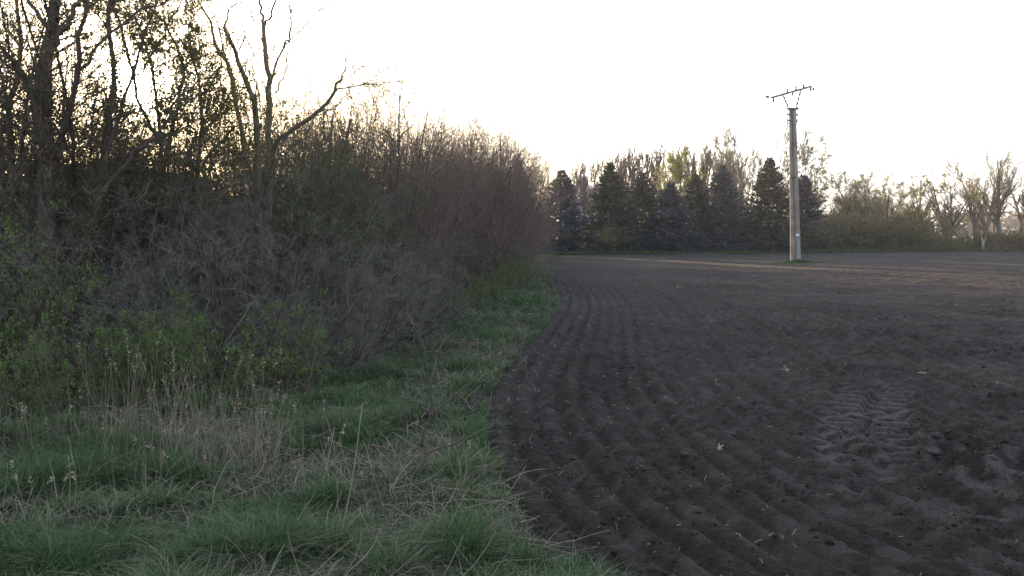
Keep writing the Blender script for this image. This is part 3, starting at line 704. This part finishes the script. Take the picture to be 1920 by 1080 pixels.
# ---------------------------------------------------------------- spruces
def spruce(rng, H, Rb, mat, lab, loc, bare=.02):
    root = empty('spruce_tree', loc, rng.uniform(0, 6.28)); tag(root, lab, 'spruce tree', None)
    m = MB(); m.tube([(0, 0, -.3), (0, 0, H * .5), (.03, 0, H)], [.17 * H / 9, .09 * H / 9, .02], 8); m.build('trunk', M['bark2'], root)
    zs = np.repeat(np.arange(H * bare, H * .97, .34), 2); cnt = []
    P, D, L = [], [], []
    for z in zs:
        wf = rng.uniform(.80, 1.12); t = z / H; n = int(rng.integers(9, 13)) if t < .85 else 7
        for k in range(n):
            a = rng.uniform(0, 6.28); ln = Rb * (.92 * (1 - t) ** 1.12 + .10 * (1 - t) ** .6) * (.78 + .34 * rng.uniform()) * (1 if rng.uniform() > .10 else 1.25) * wf + .04
            if t < .12: ln *= .85 + 1.2 * t
            P.append((0, 0, z + rng.uniform(-.08, .08))); D.append((math.cos(a), math.sin(a), .30 * t * 2 - .12 + rng.uniform(-.1, .1))); L.append(ln)
    P, D, L = map(np.array, (P, D, L)); pts, rad = grow(rng, P, D, L, .022, 6, .07, .03, .3); pts[:, :, 2] -= np.linspace(0, 1, 6)[None] ** 1.5 * (L * .16)[:, None]
    pts[:, -1, 2] += L * .06
    b = MB(); v, q = tubes(pts, rad, 3); b.add(v, q); b.build('branches', M['bark'], root)
    n = 15; N = len(pts); t = np.concatenate([rng.uniform(.12, 1, (N, n - 1)), np.full((N, 1), .97)], 1); f = t * 5; i = np.minimum(f.astype(int), 4); fr = (f - i)[..., None]; I = np.arange(N)[:, None]
    a_, b_ = pts[I, i], pts[I, i + 1]; p = a_ + (b_ - a_) * fr; T = nrm(b_ - a_)
    S = nrm(np.cross(T, np.array([0, 0, 1.]))); side = np.where(rng.uniform(size=(N, n, 1)) < .5, -1, 1)
    dirn = nrm(T * .75 + S * side * rng.uniform(.2, 1, (N, n, 1)) + rng.normal(size=T.shape) * .18 + np.array([0, 0, -.18]))
    ln = ((.10 + .16 * np.minimum(L, 1)[:, None]) + .20 * L[:, None] * (1 - t) * .9 + .10 * rng.uniform(size=t.shape))[..., None] * (.45 + .55 * np.clip((H - p[..., 2:3]) / (H * .16), 0, 1))
    wv = nrm(np.cross(dirn, np.array([0, 0, 1.]) + rng.normal(size=T.shape) * .55)) * (.050 + .03 * rng.uniform(size=(N, n, 1)))
    e = p + dirn * ln; mid = p + dirn * ln * .45 + np.array([0, 0, .02])
    V = np.stack([p, mid + wv, e, mid - wv], 2).reshape(-1, 3); q = np.arange(len(V)).reshape(-1, 4)
    dn = nrm(np.array([0, 0, -1.]) + rng.normal(size=T.shape) * .4); w2 = nrm(np.cross(dn, rng.normal(size=T.shape))) * .04
    V2 = np.stack([mid, mid + dn * .08 + w2, mid + dn * .22, mid + dn * .08 - w2], 2).reshape(-1, 3); q2 = q + len(V)
    tn = np.clip(np.repeat((rng.uniform(0, .55, (N, 1)) + .5 * t ** 2 * rng.uniform(0, 1, (N, n))).reshape(-1), 4), 0, 1)
    mesh_obj('needles', np.concatenate([V, V2]), [np.concatenate([q, q2])], M[mat], root, tint=np.concatenate([tn, tn * .7]))
    return root
rng = np.random.default_rng(77)
for px, top, dx, rb, mat, lab in (
        (1052, 312, 0, 2.6, 'spruce_b', 'dark bluish spruce half hidden behind the end of the hedge'),
        (1143, 300, 0, 2.9, 'spruce_g', 'spruce with a pointed green top just right of the white house'),
        (1203, 316, 1, 2.6, 'spruce_g', 'green-brown spruce, second to the right of the white house'),
        (1256, 338, -1, 2.4, 'spruce_b', 'blue spruce in the middle of the spruce row, lower than its neighbours'),
        (1302, 320, 1, 2.2, 'spruce_g', 'slim green spruce just left of the broad grey-blue spruce'),
        (1352, 308, 0, 2.8, 'spruce_b', 'broad grey-blue spruce at the right end of the continuous spruce row'),
        (1440, 290, -1, 2.9, 'spruce_g', 'large warm green spruce just left of the concrete pole'),
        (1504, 322, 1, 2.3, 'spruce_b', 'dark blue spruce directly behind the concrete pole')):
    g = W(px, 470, 72); x = g[0]; d = yfar(float(x)) + 3.5 + dx; x = W(px, 470, d)[0]; H = float(W(px, top, d)[2])
    spruce(rng, H, rb * 1.5, mat, lab, (x, d, 0))

for x, y, H, mat, lab in ((-4, 76, 8.3, 'spruce_g', 'unseen spruce added behind the far end of the hedge to shade the field'), (-8.5, 75, 8.0, 'spruce_b', 'second unseen spruce added behind the far end of the hedge to shade the field'),  # unseen belt of spruces, added to cast shade over the field
        (-13, 76, 7.4, 'spruce_g', 'third unseen spruce added behind the purple-brown hedge to shade the field'), (-17.5, 75, 7.6, 'spruce_g', 'fourth unseen spruce added behind the purple-brown hedge to shade the field'), (-22, 76, 7.6, 'spruce_b', 'outermost unseen spruce added behind the hedge to shade the field'), (.6, 77, 8.4, 'spruce_g', 'unseen spruce added left of the dark bluish one, behind the hedge end, to shade the field')):
    spruce(rng, H, 3.6, mat, lab, (x, y, 0))

# ---------------------------------------------------------------- far broadleaf trees
def ftree(rng, name, H, spread, mats, m=(8, 7, 5), leafn=0, leaf='willow', leaf_size=.16, stems=1, up=.12, r0=.16, rmin=.014, fork=.25, lean=.12, droop=0, ang=(20, 50)):
    root = empty(name); n = stems; a = rng.uniform(0, 6.28, n)
    P = np.stack([np.cos(a) * .3 * (n > 1), np.sin(a) * .3 * (n > 1), np.full(n, -.3)], 1)
    D = np.stack([np.cos(a) * lean * (1 + (n > 1) * 1.6), np.sin(a) * lean * (1 + (n > 1) * 1.6), np.ones(n)], 1)
    p0, q0 = grow(rng, P, D, H * rng.uniform(.78, 1, n), r0 / math.sqrt(n), 9, .07, .04, .12)
    sp = sprout(rng, p0, q0, m[0], fork, .97, ang, spread, .6, .45); p1, q1 = grow(rng, *sp[:3], np.maximum(sp[3], rmin), 7, .13, up, .25)
    sp = sprout(rng, p1, q1, m[1], .15, 1, ang, .45, .6, .4); p2, q2 = grow(rng, *sp[:3], np.maximum(sp[3], rmin), 5, .18, up - droop * .5, .5)
    sp = sprout(rng, p2, q2, m[2], .1, 1, ang, .5, .7, .3); p3, q3 = grow(rng, *sp[:3], np.maximum(sp[3], rmin * .8), 4, .2, up - droop, .6)
    v, q = tubes(p0, q0, 8); mesh_obj('trunk', v, [q], mats[0], root, smooth=True)
    b = MB()
    for a_, b_ in ((p1, q1), (p2, q2), (p3, q3)): v, q = tubes(a_, b_, 3); b.add(v, q)
    b.build('crown', mats[1], root)
    if leafn:
        k = max(1, int(math.ceil(leafn / len(p3)))); sel = rng.uniform(size=len(p3)) < leafn / (k * len(p3)); v, q, tn = leaves(rng, p3[sel], k, leaf_size, .1, .05)
        mesh_obj('foliage', v, [q], M[leaf], root, tint=tn)
    return root
rng = np.random.default_rng(55)
pop = [ftree(rng, 'bare_poplar', 10, .34, (M['bark2'], M['bark2']), (16, 6, 3), 0, stems=3, up=.22, rmin=.024, ang=(8, 30), r0=.17, fork=.15, lean=.07) for _ in range(4)]
done = set()
def top_of(o): return max(np.percentile(np.array([v.co.z for v in c.data.vertices]), 98.5) for c in o.children if c.type == 'MESH')
tops = {}
def place(src, x, y, want, lab, cat, group=None, sz=1.0):
    if id(src) not in tops: tops[id(src)] = top_of(src)
    s = want / tops[id(src)]
    if id(src) in done: o = copy_tree(src)
    else: o = src; done.add(id(src))
    if 'group' in o.keys(): del o['group']
    o.location = (x, y, 0); o.rotation_euler = (0, 0, rng.uniform(0, 6.28)); o.scale = (s, s, s * sz); tag(o, lab, cat, group); return o
for k, px in enumerate(np.linspace(1082, 1400, 27)):
    px = px + rng.uniform(-4, 4); d = 104 + rng.uniform(-4, 5); x = W(px, 450, d)[0]
    top = np.interp(px, [1080, 1120, 1160, 1280, 1330, 1400], [318, 296, 286, 274, 286, 298]) + rng.uniform(-8, 8)
    H = float(W(px, top, d)[2]); place(pop[k % 4], x, d, H, 'slender bare poplar, ' + ordw(k) + ' from the left in the row behind the spruces', 'tree', 'bare poplars in a row behind the spruces')
big = ftree(rng, 'bare_tree', 13, .40, (M['palebark'], M['palebark']), (16, 9, 6), 5000, 'yellowleaf', .08, stems=4, up=.18, rmin=.022, r0=.25, fork=.15)
d = 96; place(big, W(1432, 450, d)[0], d, float(W(1440, 214, d)[2]), 'tallest pale brown bare tree rising behind the warm green spruce', 'tree')
med = ftree(rng, 'bare_tree', 10, .45, (M['palebark'], M['palebark']), (14, 8, 6), 1500, 'yellowleaf', .09, stems=3, up=.12, rmin=.012, r0=.2, fork=.12)
d = 92; place(med, W(1392, 450, d)[0], d, float(W(1390, 268, d)[2]), 'shorter twiggy bare tree filling the gap between the two big spruces', 'tree')
dec = ftree(rng, 'green_tree', 10, .40, (M['bark'], M['bark']), (13, 8, 6), 14000, 'willow', .10, stems=2, up=.10, r0=.2)
d = 84; place(dec, W(1262, 450, d)[0], d, float(W(1262, 288, d)[2]), 'olive green leafy tree peeking above the blue spruce in mid row', 'tree')
wl = ftree(rng, 'willow_tree', 12, .46, (M['bark'], M['palebark']), (13, 9, 7), 15000, 'willow', .09, stems=3, up=.08, droop=.12, r0=.30, fork=.25, lean=.12, rmin=.02, ang=(25, 60))
d = 98; place(wl, W(1524, 450, d)[0], d, float(W(1524, 262, d)[2]), 'tall pale green willow rising right of the concrete pole', 'willow tree')
bu = [ftree(rng, 'leafing_tree', 8, .50, (M['bark'], M['palebark']), (14, 9, 6), 11000, 'yellowleaf', .085, stems=5, up=.10, r0=.3, fork=.08, lean=.25, ang=(25, 65)),
      ftree(rng, 'leafing_tree', 8, .45, (M['bark'], M['palebark']), (13, 8, 6), 8000, 'yellowleaf', .10, stems=3, up=.08, r0=.26, fork=.15, lean=.2, ang=(25, 65))]
for k, px, top, d, lab in ((0, 1556, 326, 86, 'round pale green leafing tree next to the dark blue spruce'), (1, 1602, 322, 88, 'narrow yellow-green tree left of the dense green willow bush'),
        (0, 1654, 334, 84, 'broad dense green tree in the middle of the right tree line'), (1, 1700, 330, 90, 'thin-leaved yellowish tree just right of the dense green tree'),
        (1, 1752, 336, 83, 'yellow leafed tree standing under the distant power pole crossarm'), (0, 1625, 345, 93, 'leafing tree half hidden behind the dense green tree')):
    place(bu[k], W(px, 450, d)[0], d, float(W(px, top, d)[2]), lab, 'tree')
br = [ftree(rng, 'bare_tree', 9, .46, (M['palebark'], M['palebark']), (12, 8, 6), 1500, 'yellowleaf', .09, stems=2 + k, up=.14, rmin=.012, r0=.30, fork=.22, lean=.12, ang=(20, 50)) for k in range(2)]
for k, px, top, d, lab in ((0, 1778, 318, 82, 'leaning bare tree at the left of the bare group on the right'), (1, 1836, 284, 80, 'tall bare tree with a whitish trunk base near the right edge'),
        (0, 1893, 266, 81, 'tallest bare forked tree at the right edge of the view'), (1, 1868, 300, 92, 'thin bare tree between the two tall bare trees on the right'), (0, 1935, 290, 84, 'bare tree cut off by the right edge of the view')):
    place(br[k], W(px, 450, d)[0], d, float(W(px, top, d)[2]), lab, 'tree')
# pale stump-like trunk in front
g = ground_at(1846, 471); m = MB(); m.tube([(0, 0, -.2), (.03, 0, 1.2), (-.15, 0, 2.3)], [.26, .19, .12], 9); m.tube([(.03, 0, 1.1), (.35, 0, 2.2), (.5, .1, 3.0)], [.13, .09, .04], 7); m.tube([(-.15, 0, 2.2), (-.35, 0, 3.2), (-.3, 0, 4)], [.1, .06, .03], 7)
o = m.build('pale_trunk', M['whitebark'], smooth=True); o.location = (W(1846, 471, 78)[0], 78.3, 0); o.scale = (.55, .55, .5); tag(o, 'short forked whitish tree stump standing at the far field edge near the right side', 'tree')
# undergrowth bushes along the far edge
ub = [ftree(rng, 'undergrowth_bush', 2.6, .6, (M['bark'], M['twig']), (8, 6, 5), 3000, 'bud', .09, stems=9, up=.05, r0=.10, rmin=.009, fork=.05, lean=.5, ang=(30, 70)) for _ in range(3)]
for k, px in enumerate(np.concatenate([np.arange(1060, 1540, 34), np.arange(1530, 1960, 17)])):
    px = px + rng.uniform(-5, 5); x0 = W(px, 470, 76)[0]; d = yfar(float(x0)) + rng.uniform(2, 7); x = W(px, 450, d)[0]
    top = (np.interp(px, [1060, 1540, 1560, 1690, 1720, 1960], [430, 425, 402, 408, 436, 436]) + rng.uniform(-6, 10))
    if 1750 < px < 1830: top = 445
    place(ub[k % 3], x, d, float(W(px, top, d)[2]), 'brown twiggy undergrowth bush, ' + ordw(k) + ' from the left along the far field edge', 'bush', 'undergrowth bushes along the far field edge')

# far power pole
d = 125; g = W(1727, 330, d); fp = empty('utility_pole', (g[0], d, 0)); tag(fp, 'distant power pole whose crossarm shows above the yellow leafed tree', 'power pole')
m = MB(); m.tube([(0, 0, -.3), (0, 0, g[2] - .6)], [.2, .13], 10); m.build('post', M['concrete'], fp)
m = MB(); m.tube([(-1.5, 0, g[2] - .25), (1.6, 0, g[2] + .12)], .06, 6); m.tube([(0, 0, g[2] - .7), (-.5, 0, g[2] - .1)], .04, 6); m.tube([(0, 0, g[2] - .7), (.5, 0, g[2])], .04, 6)
for t in (-1.45, -.7, .7, 1.5): m.tube([(t, 0, g[2] - .05 + t * .12), (t, 0, g[2] + .2 + t * .12)], .07, 6)
m.build('crossarm', M['metal'], fp)

# distant wood on the horizon
K = 26000; x = rng.uniform(-260, 420, K); y = 330 + rng.normal(size=K) * 10 + 20 * np.sin(x * .02); hh = 5 + 6 * fbm(x, x * 0, 30, 401, 3) + 2.5 * fbm(x, x * 0, 6, 402, 2)
P = np.stack([x, y, rng.uniform(0, 1, K) ** .8 * hh * .8], 1); v, q, tn = leaves(rng, np.stack([P, P + .3], 1), 1, 2.2)
tag(mesh_obj('distant_wood', v, [q], M['far'], tint=tn), 'far-off low line of woodland on the horizon', 'woodland', kind='stuff')

# ---------------------------------------------------------------- buildings
def house():
    d = 112; c = W(1125, 450, d); r = empty('white_house', (c[0], d, 0)); tag(r, 'white house with a pale roof glimpsed between the first two spruces', 'house')
    ztop = float(W(1100, 356, d)[2]); wx = 10.5
    m = MB(); m.box((0, 4, ztop / 2 - .1), (wx, 8, ztop + .2)); m.build('wall', M['plaster'], r)
    m = MB(); z2 = ztop + .45
    m.box((0, 4, ztop + .14), (wx + .9, 8.9, .26)); m.add([(-wx / 2 - .3, -.3, z2 - .17), (wx / 2 + .3, -.3, z2 - .17), (wx / 2 + .3, 8.3, z2 - .17), (-wx / 2 - .3, 8.3, z2 - .17), (-wx / 2 + 3, 4, z2 + .5), (wx / 2 - 3, 4, z2 + .5)],
        q=[[0, 1, 5, 4], [2, 3, 4, 5]], t=[[1, 2, 5], [3, 0, 4]]); rf = m.build('roof', M['roofpale'], r)
    cx = float(W(1091, 340, d + 1)[0] - c[0]); zt = float(W(1091, 331, d + 1)[2])
    m = MB(); m.box((cx, 1, (zt + ztop + .28) / 2), (1.5, 1.5, zt - ztop - .28)); dm = m.build('dormer', M['plaster'], rf)
    m = MB(); m.box((cx + .25, .235, zt - .55), (.40, .06, .75)); m.build('pane', M['glass'], dm)
    for wxp in (-4.2, -2.1, 0, 2.1, 4.2):
        for zz in (ztop - 1.5, ztop - 4.3):
            m = MB(); m.box((wxp, -.03, zz), (1.25, .10, 1.25)); f = m.build('window', M['bluepaint'] if wxp < -1 else M['plaster'], r)
            m = MB(); m.box((wxp, -.085, zz), (1.02, .03, 1.02)); m.build('pane', M['glass'], f)
house()
def barn(name, px0, px1, top, d, lab, dep=7):
    a, b = W(px0, top, d), W(px1, top, d); c = (a + b) / 2; r = empty(name, (c[0], d, 0)); tag(r, lab, 'shed'); wdt = float(b[0] - a[0]); z = float(a[2])
    m = MB(); m.box((0, dep / 2, (z - .25) / 2 - .1), (wdt, dep, z - .25 + .2))
    n = int(wdt / .25)
    for i in range(n): m.box((-wdt / 2 + (i + .5) * wdt / n, -.02, (z - .3) / 2), (.035, .03, z - .3))
    m.build('wall', M['boards'], r); m = MB(); m.box((0, dep / 2, z - .125), (wdt + .4, dep + .5, .25)); m.build('roof', M['roofdark'], r)
    m = MB(); m.box((wdt * .2, -.05, 1.0), (1.0, .07, 2.0)); dr = m.build('door', M['roofdark'], r); m = MB(); m.box((wdt * .2 + .38, -.11, 1.0), (.04, .05, .14)); m.build('handle', M['metal'], dr)
barn('wooden_shed', 52, 232, 309, 24, 'taller dark flat-roofed shed behind the left end of the hedge')
barn('wooden_shed', 240, 640, 366, 26.5, 'long low dark flat-roofed shed behind the middle of the hedge')

# ---------------------------------------------------------------- evening haze
m = bpy.data.materials.new('haze'); m.use_nodes = True; N = m.node_tree.nodes; N.remove(N['Principled BSDF'])
pv = N.new('ShaderNodeVolumePrincipled'); pv.inputs['Color'].default_value = (.94, .93, 1, 1); pv.inputs['Density'].default_value = .00034; pv.inputs['Anisotropy'].default_value = .2
m.node_tree.links.new(pv.outputs[0], N['Material Output'].inputs['Volume'])
hz = MB(); hz.box((0, 550, 9.5), (3300, 2300, 23)); tag(hz.build('haze', m), 'thin pale evening haze over the field and trees', 'haze', kind='stuff')
